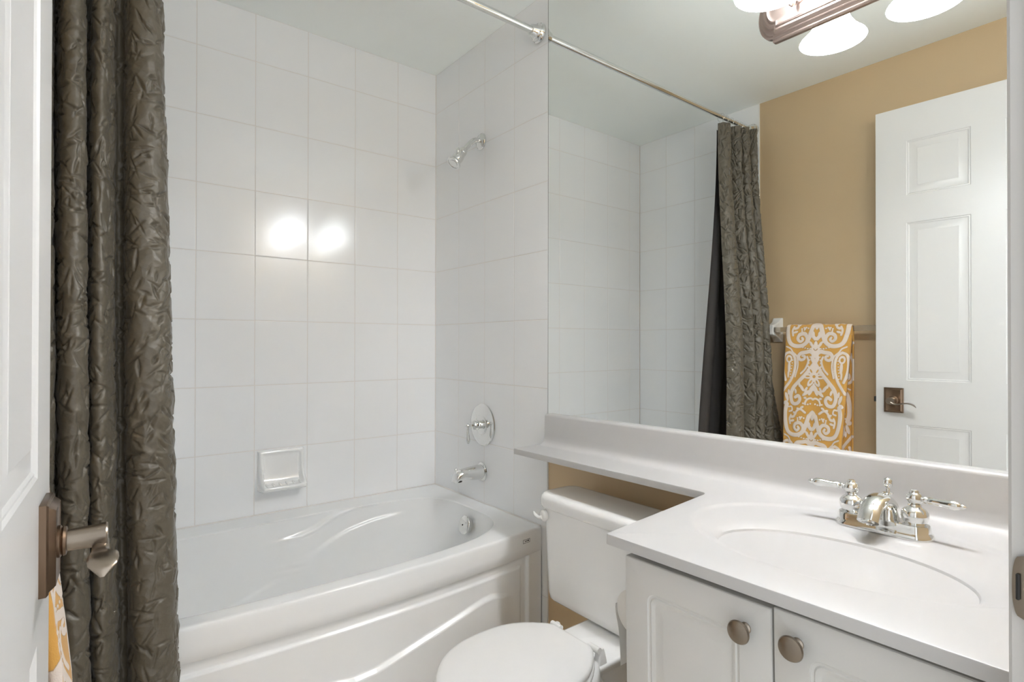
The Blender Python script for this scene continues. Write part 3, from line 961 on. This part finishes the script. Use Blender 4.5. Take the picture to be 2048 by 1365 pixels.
tw = thing('towel', (-1.43, -1.125, .50), 'mustard and ivory damask bath towel folded over the bar beside the door', 'towel')
def towel():
    y0, y1 = -.974, -1.2775
    nu = 124
    bx, bz, br = LX + .065, 1.231, .0165
    # strip path: from the front hem up, over the bar, down the back
    path = []
    zf0 = .470
    for z in np.arange(zf0, bz, .0026):
        k = (bz - z) / (bz - zf0)
        path.append((bx + br + .014 * math.sin(k * 1.2) + .072 * k ** .75, z))
    for a in np.linspace(0, math.pi, 24):
        path.append((bx + br * math.cos(a), bz + br * math.sin(a) * 1.05))
    for z in np.arange(bz, .56, -.0026):
        k = (bz - z) / (bz - .56)
        path.append((bx - br + .018 * k, z))
    P = np.array(path)
    d = np.r_[0, np.cumsum(np.hypot(*np.diff(P, axis=0).T))]
    Lf = d[(P[:, 1] >= bz).argmax()]
    V_ = Lf - d                        # distance below the bar on the front
    us_ = np.linspace(0, 1, nu)
    UU, VV = np.meshgrid((us_ - .5) * (y0 - y1), V_)
    Wv = weave(UU, VV)
    nrm = np.gradient(P, axis=0)
    nrm = np.c_[nrm[:, 1], -nrm[:, 0]] / np.linalg.norm(nrm, axis=1, keepdims=True)
    nz = len(P)
    G = np.zeros((nz, nu, 3))
    fold = .0035 * np.sin(us_ * 7.0 + .6)[None, :] * np.clip(VV / .5, 0, 1) + .002 * np.sin(us_ * 17 + VV * 6)
    hgt = Wv * .0016 + fold
    # rolled side edges
    ed = np.minimum(us_, 1 - us_) * (y0 - y1)
    rl = -.010 * np.clip(1 - ed / .010, 0, 1) ** 2
    hgt = hgt + rl[None, :]
    skew = -.028 * np.clip(VV / .7, 0, 1.1)
    G[:, :, 0] = P[:, 0][:, None] + nrm[:, 0][:, None] * hgt
    G[:, :, 2] = P[:, 1][:, None] + nrm[:, 1][:, None] * hgt + .004 * np.sin(us_ * 4)[None, :] * (np.abs(VV) < .03)
    G[:, :, 1] = y0 + (y1 - y0) * us_[None, :] + skew * (1 - .0 * us_[None, :]) * (.75 + .0 * us_) + .05 * np.clip(VV / .7, 0, 1.1) * us_[None, :]
    base = np.array(tw['base'])
    inner = G.copy()
    th = .011
    inner[:, :, 0] -= nrm[:, 0][:, None] * th
    inner[:, :, 2] -= nrm[:, 1][:, None] * th
    inner[:, :, 1] = inner[:, :, 1] * .985 + (y0 + y1) / 2 * .015
    allv = np.concatenate([G.reshape(-1, 3), inner.reshape(-1, 3)]) - base
    i = np.arange(nu - 1)[None, :] + np.arange(nz - 1)[:, None] * nu
    f = np.stack([i, i + 1, i + 1 + nu, i + nu], -1).reshape(-1, 4)
    n0 = nz * nu
    g = f[:, ::-1] + n0
    rim = []
    for j in range(nz - 1):
        a = j * nu; rim.append((a, a + nu, a + nu + n0, a + n0))
        a = j * nu + nu - 1; rim.append((a, a + n0, a + nu + n0, a + nu))
    for k in range(nu - 1):
        rim.append((k, k + n0, k + 1 + n0, k + 1))
        a = (nz - 1) * nu + k; rim.append((a, a + 1, a + 1 + n0, a + n0))
    me = bpy.data.meshes.new('cloth')
    me.from_pydata(allv.tolist(), [], f.tolist() + g.tolist() + rim)
    me.update()
    at = me.attributes.new('weave', 'FLOAT', 'POINT')
    at.data.foreach_set('value', np.concatenate([Wv.ravel(), Wv.ravel()]).astype(np.float32))
    for p in me.polygons: p.use_smooth = True
    me.materials.append(TOWEL)
    o = bpy.data.objects.new('cloth', me)
    COL.objects.link(o); o.parent = tw
towel()

# ---------------------------------------------------------------- mirror
mr = thing('wall_mirror', (.006, -1.45, .9), 'large frameless wall mirror above the vanity backsplash', 'mirror')
SL = .0139
def mz(y): return .8985 + SL * (-(y) - .82)
bm = B()
y0, y1 = -.8060, FY + .001
q = [(y0, mz(y0)), (y1, mz(y1)), (y1, CZ - .002), (y0, CZ - .002)]
loft(bm, [[(.0055, a, b) for a, b in q], [(.001, a, b) for a, b in q]], True, False, True)
finish(bm, 'glass', MIRR, mr, 20)
bm = B(); box(bm, .0008, .0057, y0, y0 + .0014, mz(y0), CZ - .002)
L = [[(x, y, mz(y) + dz) for x, dz in ((.0006, -.001), (.0057, -.001), (.0057, .0012), (.0006, .0012))] for y in (y0, y1)]
loft(bm, L, True, True, True)
finish(bm, 'edge', MEDGE, mr, 20)

# ---------------------------------------------------------------- vanity, countertop, faucet
VB = (0, -.82, .797)
ct = thing('vanity_countertop', VB, 'white countertop with integrated oval basin, backsplash and narrow banjo shelf', 'countertop')
def counter():
    bm = B()
    ol = [(-.165, -.816)]
    a, b, c = Vector((-.165, -.816)), Vector((-.1795, -1.5665)), Vector((-.576, -1.6115))
    r = .022
    p0 = b + (a - b).normalized() * r
    p1 = b + (c - b).normalized() * r
    for i in range(9):
        t = i / 8
        ol.append(tuple(p0 * (1 - t) ** 2 + b * 2 * t * (1 - t) + p1 * t * t))
    for i in range(5):
        t = i / 4
        q0 = c + (b - c).normalized() * .006; q1 = c + Vector((0, -.006))
        ol.append(tuple(q0 * (1 - t) ** 2 + c * 2 * t * (1 - t) + q1 * t * t))
    ol += [(-.576, FY + .001), (.004, FY + .001), (.004, -.816)]
    n = 96
    ext = [(-.2896 + .204 * math.cos(2 * math.pi * i / n), -1.902 + .277 * math.sin(2 * math.pi * i / n)) for i in range(n)]
    Z0 = .797
    def off(P, d):                      # crude inward offset towards the local normal
        out = []
        m = len(P)
        for i in range(m):
            pa, pb, pc = Vector(P[i - 1]), Vector(P[i]), Vector(P[(i + 1) % m])
            n1 = (pb - pa).normalized(); n2 = (pc - pb).normalized()
            nn = Vector((-(n1.y + n2.y), n1.x + n2.x))
            s = nn.length
            nn = nn / s if s > 1e-6 else Vector((0, 0))
            k = d / max(.35, (n1.dot(n2) + 1) / 2) ** .5
            out.append(tuple(pb + nn * k))
        return out
    ar = sum(ol[i][0] * ol[(i + 1) % len(ol)][1] - ol[(i + 1) % len(ol)][0] * ol[i][1] for i in range(len(ol)))
    sg = 1 if ar > 0 else -1
    top = off(ol, sg * .003)
    rows = loft(bm, [[(x, y, Z0 - .019) for x, y in ol], [(x, y, Z0 - .003) for x, y in ol], [(x, y, Z0 - .0008) for x, y in off(ol, sg * .001)], [(x, y, Z0) for x, y in top]], True, True, False)
    c1 = Vector((-.2896, -1.902)); c2 = Vector((-.3625, -1.910))
    def ell(k, z, extra=0.0):           # k 0 = outer ring, 1 = bowl lip
        c_ = c1.lerp(c2, k)
        a_ = .204 * (1 - k) + .128 * k - extra; b_ = .277 * (1 - k) + .192 * k - extra
        return [(c_.x + a_ * math.cos(2 * math.pi * i / n), c_.y + b_ * math.sin(2 * math.pi * i / n), z) for i in range(n)]
    L = [ell(0, Z0), ell(0, Z0 - .0003, .0025), ell(0, Z0 - .0012, .006), ell(0, Z0 - .0026, .0095), ell(0, Z0 - .0039, .013), ell(0, Z0 - .0045, .017)]
    L += [ell(.25, Z0 - .0050, .018), ell(.55, Z0 - .0062, .010), ell(.80, Z0 - .0080, .004), ell(.92, Z0 - .0105, .001), ell(1, Z0 - .015, .001), ell(1, Z0 - .020, .0035)]
    for i in range(1, 21):
        q = i / 20
        ang = q * math.pi / 2
        sc = math.cos(ang) ** .50 if q < 1 else .06
        d = .020 + .113 * math.sin(ang)
        sc = max(sc, .05)
        cx_, cy_ = -.3625 + .03 * q, -1.910
        L.append([(cx_ + .1245 * sc * math.cos(2 * math.pi * j / n), cy_ + .1885 * sc * math.sin(2 * math.pi * j / n), Z0 - d) for j in range(n)])
    br = loft(bm, L, True, False, True)
    te = [bm.edges.get((rows[-1][i], rows[-1][(i + 1) % len(ol)])) for i in range(len(ol))]
    ie = [bm.edges.get((br[0][i], br[0][(i + 1) % n])) for i in range(n)]
    bmesh.ops.triangle_fill(bm, use_beauty=True, use_dissolve=False, edges=te + ie, normal=(0, 0, 1))
    return bm
slab = finish(counter(), 'top', MARB, ct, 30)
bm = B()
prof = [(.0045, -.002), (-.064, -.002), (-.064, -.0003), (-.054, .0003), (-.044, .0016), (-.035, .0050), (-.0295, .0110), (-.0265, .019), (-.0245, .035), (-.0225, .098), (-.0215, .1025), (-.0185, .1055), (-.014, .1065), (.0045, .1065)]
loft(bm, [[(x, y, .797 + z) for x, z in prof] for y in (-.8165, FY + .001)], True, True, True)
finish(bm, 'backsplash', MARB, ct, 40)
ct.rotation_euler = (-SL, 0, 0)

va = thing('vanity_cabinet', (0, -1.60, 0), 'white two-door vanity cabinet under the basin countertop', 'cabinet')
FX = -.556                      # door fronts
bm = B()
for q in ((FX + .020, .004, -1.657, -1.640, .012, .770), (FX + .020, .004, -2.194, -2.177, .012, .770), (FX + .020, .004, -2.177, -1.657, .09, .106), (-.010, .004, -2.177, -1.657, .106, .60),
          (FX + .020, FX + .036, -2.177, -1.657, .735, .770), (FX + .020, FX + .036, -2.177, -1.657, .09, .125), (FX + .020, FX + .036, -1.935, -1.885, .125, .735), (FX + .075, FX + .090, -2.177, -1.657, .012, .09)):
    box(bm, *q)
finish(bm, 'body', THERM, va, 30)
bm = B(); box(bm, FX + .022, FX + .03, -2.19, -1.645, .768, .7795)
finish(bm, 'shadow_strip', DARK, va, 30)  # dark strip painted in as the shade between cabinet and countertop
def vdoor(ya, yb, z0, z1, ky, kz, lift):
    cy, cz = (ya + yb) / 2, (z0 + z1) / 2
    w, h = abs(ya - yb), z1 - z0
    bm = B()
    K = 6
    pw, ph = w - .098, h - .112
    def R(ins, d, r):
        return [(FX + d, a, b) for a, b in rrect(cy, cz + .006, pw - 2 * ins, ph - 2 * ins, r, K)]
    def Q(ins, d, r=.002):
        return [(FX + d, a, b) for a, b in rrect(cy, cz, w - 2 * ins, h - 2 * ins, r, K)]
    L = [Q(0, .019), Q(0, .003), Q(.001, .001), Q(.003, 0), R(0, 0, .018), R(.0015, .0022, .017), R(.005, .0028, .014), R(.007, .0012, .013), R(.010, .0016, .012), R(.013, .0034, .011), R(.0155, .0040, .009), R(.030, .0012, .004), R(.032, .0008, .003)]
    loft(bm, L, True, True, True)
    d = finish(bm, 'door', THERM, va, 25)
    bm = B()
    lathe(bm, (FX, ky, kz), (-1, 0, 0), [(.0085, 0), (.0085, .0015), (.0062, .0035), (.0055, .010), (.0065, .013), (.0125, .0155), (.0165, .0185), (.0172, .0205), (.0160, .0230), (.0110, .0250), (.004, .0258)], 36)
    sub(bm, 'knob', NICK, d, 40)
    d.location.z += lift
vdoor(-1.6400, -1.9085, .10, .7715, -1.870, .730, 0)
vdoor(-1.9115, -2.1800, .10, .7755, -1.9455, .7375, 0)
va.rotation_euler = (-SL, 0, 0)
va.location.y -= SL * .775

fz = .797 + SL * (1.915 - .82) - .0035
fa = thing('faucet', (-.150, -1.915, fz), 'chrome centerset basin faucet with two teapot lever handles', 'faucet')
FXc = -.150
def plate(w, d, z, r): return [(a, b, z) for a, b in rrect(FXc, -1.915, d, w, r, 10)]
bm = B()
loft(bm, [plate(.160, .056, fz - .002, .027), plate(.160, .056, fz + .002, .027), plate(.157, .053, fz + .006, .026), plate(.152, .048, fz + .0085, .0235), plate(.151, .047, fz + .010, .023), plate(.150, .046, fz + .018, .0225), plate(.147, .043, fz + .0215, .021), plate(.142, .038, fz + .0225, .0185)], True, True, True)
finish(bm, 'base_plate', CHROME, fa, 35)
for s in (1, -1):
    y = -1.915 + s * .0515
    bm = B()
    lathe(bm, (FXc, y, fz + .022), (0, 0, 1), [(.016, 0), (.0165, .002), (.0200, .0075), (.0216, .0150), (.0205, .022), (.0165, .0275), (.0118, .0305), (.0100, .0322), (.0110, .0340), (.0105, .036)], 36)
    hnd = finish(bm, 'handle', CHROME, fa, 40)
    bm = B(); sph(bm, (FXc, y, fz + .0680), .0128, 28)
    lathe(bm, (FXc, y, fz + .0785), (0, 0, 1), [(.0075, 0), (.0072, .002), (.005, .0045), (.001, .005)], 24)
    sub(bm, 'ball', CHROME, hnd, 40)
    bm = B()
    lathe(bm, (FXc, y + s * .010, fz + .0680), (-.16, s, .02), [(.0035, 0), (.0035, .004), (.0058, .0055), (.0062, .008), (.0048, .0105), (.0062, .013), (.0058, .021), (.0062, .032), (.0074, .043), (.0078, .0505), (.0062, .056), (.0036, .0595), (.0042, .0615), (.0030, .0645), (.0008, .0675)], 24)
    sub(bm, 'lever', CHROME, hnd, 40)
bm = B()
# rounded teapot body flowing into a short arched spout
path = catmull([(FXc + .012, -1.915, fz + .018), (FXc + .010, -1.915, fz + .034), (FXc + .002, -1.915, fz + .048), (FXc - .014, -1.915, fz + .0560), (FXc - .036, -1.915, fz + .0540), (FXc - .057, -1.915, fz + .043), (FXc - .070, -1.915, fz + .027)], 8)
tube(bm, path, [.0165, .0170, .0165, .0150, .0132, .0120, .0118, .0118], 32, (0, 1, 0), flat=[1.45, 1.45, 1.5, 1.5, 1.55, 1.6, 1.55, 1.5])
spo = finish(bm, 'spout', CHROME, fa, 50)
bm = B(); lathe(bm, (FXc - .0700, -1.915, fz + .0272), (-.6, 0, -.8), [(.0105, -.003), (.0108, .0025), (.0090, .003), (.0085, .0015)], 24)
sub(bm, 'aerator', CHROME, spo, 40)
bm = B(); lathe(bm, (FXc + .030, -1.915, fz + .020), (0, 0, 1), [(.0100, 0), (.0085, .020), (.0060, .032), (.0045, .036), (.0045, .0385), (.0095, .0420), (.0095, .0435), (.0042, .045), (.0038, .051), (.0062, .054), (.0085, .0600), (.0078, .0665), (.0040, .0705), (.0008, .0715)], 28)
finish(bm, 'lift_rod', CHROME, fa, 40)
fa.rotation_euler = (-SL, 0, 0)

# ---------------------------------------------------------------- toilet
TY = -1.2645
to = thing('toilet', (-.35, TY, 0), 'white two-piece toilet with closed lid between the tub and the vanity', 'toilet')
def tank_loop(x0, x1, y0, y1, r, z, k=8):
    return [(a, b, z) for a, b in rrect((x0 + x1) / 2, (y0 + y1) / 2 + .012, abs(x1 - x0), abs(y1 - y0), r, k)]
bm = B()
loft(bm, [tank_loop(-.055, -.165, TY - .235, TY + .235, .03, .3555), tank_loop(-.050, -.177, TY - .246, TY + .246, .035, .3585), tank_loop(-.048, -.184, TY - .252, TY + .2535, .04, .366), tank_loop(-.046, -.187, TY - .256, TY + .2575, .042, .384),
          tank_loop(-.045, -.189, TY - .262, TY + .264, .042, .50), tank_loop(-.045, -.191, TY - .268, TY + .270, .042, .642)], True, True, True)
tank = finish(bm, 'tank', PORC, to, 50)
bm = B()
loft(bm, [tank_loop(-.043, -.194, TY - .272, TY + .273, .042, .642), tank_loop(-.041, -.200, TY - .278, TY + .279, .046, .6455), tank_loop(-.040, -.202, TY - .280, TY + .281, .047, .653), tank_loop(-.040, -.202, TY - .280, TY + .281, .047, .672), tank_loop(-.041, -.199, TY - .278, TY + .279, .045, .680), tank_loop(-.044, -.192, TY - .273, TY + .274, .040, .6865), tank_loop(-.050, -.184, TY - .266, TY + .267, .034, .6885), tank_loop(-.058, -.172, TY - .25, TY + .25, .02, .6885)], True, True, True)
finish(bm, 'tank_lid', PORC, to, 50)
bm = B()
lathe(bm, (-.190, TY + .256, .620), (-1, .15, 0), [(.0165, 0), (.0180, .002), (.0180, .009), (.0165, .0125), (.010, .0145), (.004, .015)], 32)
tube(bm, catmull([(-.203, TY + .257, .616), (-.207, TY + .268, .6140), (-.207, TY + .282, .617), (-.204, TY + .296, .6245)], 6), [.008, .0068, .0062, .0066, .0052, .002], 14, flat=.8)
finish(bm, 'flush_lever', PLAST, to, 50)
def egg(xb, ln, hw, z, n=56, grow=0.0):
    """seat outline: straight-ish back, round front, pointing to -x"""
    s_ = np.array([0, .02, .05, .10, .163, .23, .303, .38, .46, .55, .626, .70, .763, .82, .863, .90, .94, .97, .99, 1.0])
    w_ = np.array([.42, .52, .595, .715, .834, .925, .975, .997, 1.0, .985, .955, .90, .828, .735, .643, .545, .415, .29, .165, 0.0])
    th = np.linspace(0, 1, n)
    ss = 1 - (1 - th) ** 1.8
    right = [(xb - ln * s, -np.interp(s, s_, w_) * hw) for s in ss]
    pts = right + [(x, -y) for x, y in right[::-1][1:]]
    cx = xb - ln * .5
    out = []
    for x, y in pts:
        kx = max(0.0, 1 + grow / (ln * .5))
        ky = max(0.0, 1 + grow / hw)
        out.append((cx + (x - cx) * kx, TY + y * ky, z))
    return out
def egg_loops(prof, xb, ln, hw):
    return [egg(xb, ln, hw, z, grow=g) for g, z in prof]
bm = B()
loft(bm, egg_loops([(-.006, .384), (0, .3855), (.001, .390), (.0, .395), (-.004, .3985), (-.012, .400), (-.05, .4012)], -.322, .393, .157), True, True, True)
finish(bm, 'seat_lid', PLAST, to, 60)
bm = B()
loft(bm, egg_loops([(-.004, .366), (.0, .368), (.002, .374), (.0, .380), (-.008, .382)], -.322, .397, .160), True, True, True)
finish(bm, 'seat', PLAST, to, 60)
for y, sg in ((TY + .070, 1), (TY - .070, -1)):
    bm = B()
    L = []
    for w, d, z, r in ((.022, .030, .352, .004), (.022, .029, .360, .005), (.020, .024, .372, .005), (.017, .019, .384, .005), (.014, .015, .390, .005)):
        L.append([(a, b, z) for a, b in rrect(-.303, y + sg * .010, d, w, r, 4)])
    loft(bm, L, True, True, True)
    tube(bm, [(-.314, y - .018 * sg, .389), (-.314, y + .018 * sg, .389)], .0080, 16)
    finish(bm, 'hinge', PLAST, to, 50)
bm = B()
def bowl_loop(xb, ln, hw, z, g=0): return egg(xb, ln, hw, z, grow=g)
loft(bm, [bowl_loop(-.16, .40, .100, 0), bowl_loop(-.16, .395, .098, .02), bowl_loop(-.17, .36, .088, .08), bowl_loop(-.18, .38, .092, .16), bowl_loop(-.215, .43, .110, .22), bowl_loop(-.265, .430, .138, .285), bowl_loop(-.295, .415, .156, .330), bowl_loop(-.300, .412, .161, .350), bowl_loop(-.305, .408, .158, .361), bowl_loop(-.315, .39, .148, .365)], True, True, True)
finish(bm, 'bowl', PORC, to, 60)
bm = B()
def deck(w, x0, x1, z, r): return [(a, b, z) for a, b in rrect((x0 + x1) / 2, TY, abs(x1 - x0), w, r, 6)]
loft(bm, [deck(.13, -.07, -.33, .20, .04), deck(.14, -.06, -.37, .25, .05), deck(.140, -.055, -.38, .30, .05), deck(.162, -.05, -.39, .322, .045), deck(.186, -.05, -.40, .3390, .04), deck(.193, -.05, -.40, .3470, .035), deck(.188, -.053, -.395, .352, .03), deck(.175, -.06, -.385, .354, .02)], True, True, True)
finish(bm, 'deck', PORC, to, 60)

# ---------------------------------------------------------------- toilet paper on the side of the vanity
tp = thing('toilet_paper', (-.43, -1.590, .62), 'white toilet paper roll with hanging sheet beside the vanity', 'toilet paper')
bm = B()
lathe(bm, (-.470, -1.590, .620), (1, 0, 0), [(.020, .003), (.020, 0), (.043, 0), (.0455, .002), (.0455, .098), (.043, .100), (.020, .100), (.020, .097)], 48, cap0=False, cap1=False)
rl = finish(bm, 'roll', PAPER, tp, 40)
bm = B()
L = []
pp = [(-1.5205, .622), (-1.5200, .61), (-1.5225, .596), (-1.5280, .575), (-1.5310, .55), (-1.5330, .52), (-1.5335, .500)]
pp = catmull([(0, a - .022, b + .002) for a, b in pp], 5)
loft(bm, [[(x, p.y + e, p.z) for p in pp] for x, e in ((-.470, 0), (-.42, .001), (-.371, 0))], False)
finish(bm, 'sheet', PAPER, tp, 60)
bm = B(); lathe(bm, (-.478, -1.590, .620), (1, 0, 0), [(.0145, 0), (.0150, .002), (.0150, .118), (.0145, .120)], 24)
finish(bm, 'spindle', PLAST, tp, 40)
for x in (-.482, -.366):
    bm = B(); box(bm, x - .0035, x + .0035, -1.6395, -1.582, .608, .628, .003)
    finish(bm, 'bracket', PLAST, tp, 40)

# ---------------------------------------------------------------- vanity light
vl = thing('vanity_light', (.001, -1.9015, 1.95), 'bronze vanity light bar with three bell glass shades mounted on the mirror', 'light fixture')
def bar_outline(ins):
    zc, yc = 1.957, -1.9015
    hh, hl = .0665 - ins, .262 - ins
    rr = .0555 - ins
    P = []
    # right of centre is -y; go round: start top left shoulder
    for s, rng in ((1, range(0, 17)), (-1, range(0, 17))):
        P.append((yc + s * hl, zc + s * hh))
        P.append((yc + s * (hl + .004), zc + s * (hh - .001)))
        P.append((yc + s * (hl + .004), zc + s * (rr + .001)))
        for i in rng:
            a = math.pi / 2 - math.pi * i / 16
            P.append((yc + s * (hl + .006 + .034 * math.cos(a) * rr / .0555), zc + s * rr * math.sin(a)))
        P.append((yc + s * (hl + .004), zc - s * (rr + .001)))
        P.append((yc + s * (hl + .004), zc - s * (hh - .001)))
        P.append((yc + s * hl, zc - s * hh))
    return P
bm = B()
L = [[(.0008 - d, a, b) for a, b in bar_outline(i)] for i, d in ((0, 0), (0, .006), (.002, .009), (.0045, .010), (.006, .016), (.009, .019), (.0115, .020), (.013, .027), (.016, .031), (.0195, .032), (.0205, .036), (.0225, .037), (.0245, .0355), (.028, .0350))]
loft(bm, L, True, True, True)
finish(bm, 'backplate', BRONZE_L, vl, 25)
RIMZ = 1.9225
for i in range(3):
    y = -1.7065 - .195 * i
    bm = B()
    lathe(bm, (-.034, y, 1.966), (-1, 0, 0), [(.026, 0), (.026, .004), (.022, .007), (.013, .009)], 28)
    tube(bm, catmull([(-.036, y, 1.966), (-.075, y, 1.985), (-.115, y, 2.045), (-.148, y, 2.082), (-.1546, y, 2.066)], 8), .0068, 14, (0, 1, 0))
    lathe(bm, (-.1546, y, 2.074), (0, 0, -1), [(.012, 0), (.020, .004), (.0225, .010), (.0225, .028), (.021, .031)], 28)
    tube(bm, catmull([(-.036, y, 1.950), (-.050, y, 1.942), (-.058, y, 1.934), (-.060, y, 1.926)], 5), [.0045, .0045, .0055, .0075, .0060, .002], 14, (0, 1, 0))
    finish(bm, 'arm', BRONZE_L, vl, 40)
    bm = B()
    out = [(.024, .132), (.0275, .120), (.0300, .105), (.0315, .085), (.0345, .062), (.0415, .042), (.0530, .024), (.0650, .011), (.0725, .004), (.0749, 0)]
    inn = [(r - .0035, h + .0012) for r, h in out[::-1]]
    inn[0] = (.0722, .0005)
    lathe(bm, (-.1546, y, RIMZ), (0, 0, 1), out + inn, 56, cap0=False, cap1=False)
    shd = finish(bm, 'shade', SHADE, vl, 70)
    bm = B(); sph(bm, (-.1546, y, RIMZ + .062), .021, 20, (1, 1, 1.35))
    sub(bm, 'bulb', BULB, shd, 80)
    ld = bpy.data.lights.new('bulb_light', 'POINT')
    ld.energy = BULB_W
    ld.color = (.885, .94, 1.0)
    ld.shadow_soft_size = .024
    lo = bpy.data.objects.new('bulb_light', ld)
    COL.objects.link(lo)
    lo.parent = vl
    lo.location = Vector((-.1546, y, RIMZ + .018)) - Vector(vl['base'])

# drop the helper property
for o in S.objects:
    if 'base' in o: del o['base']
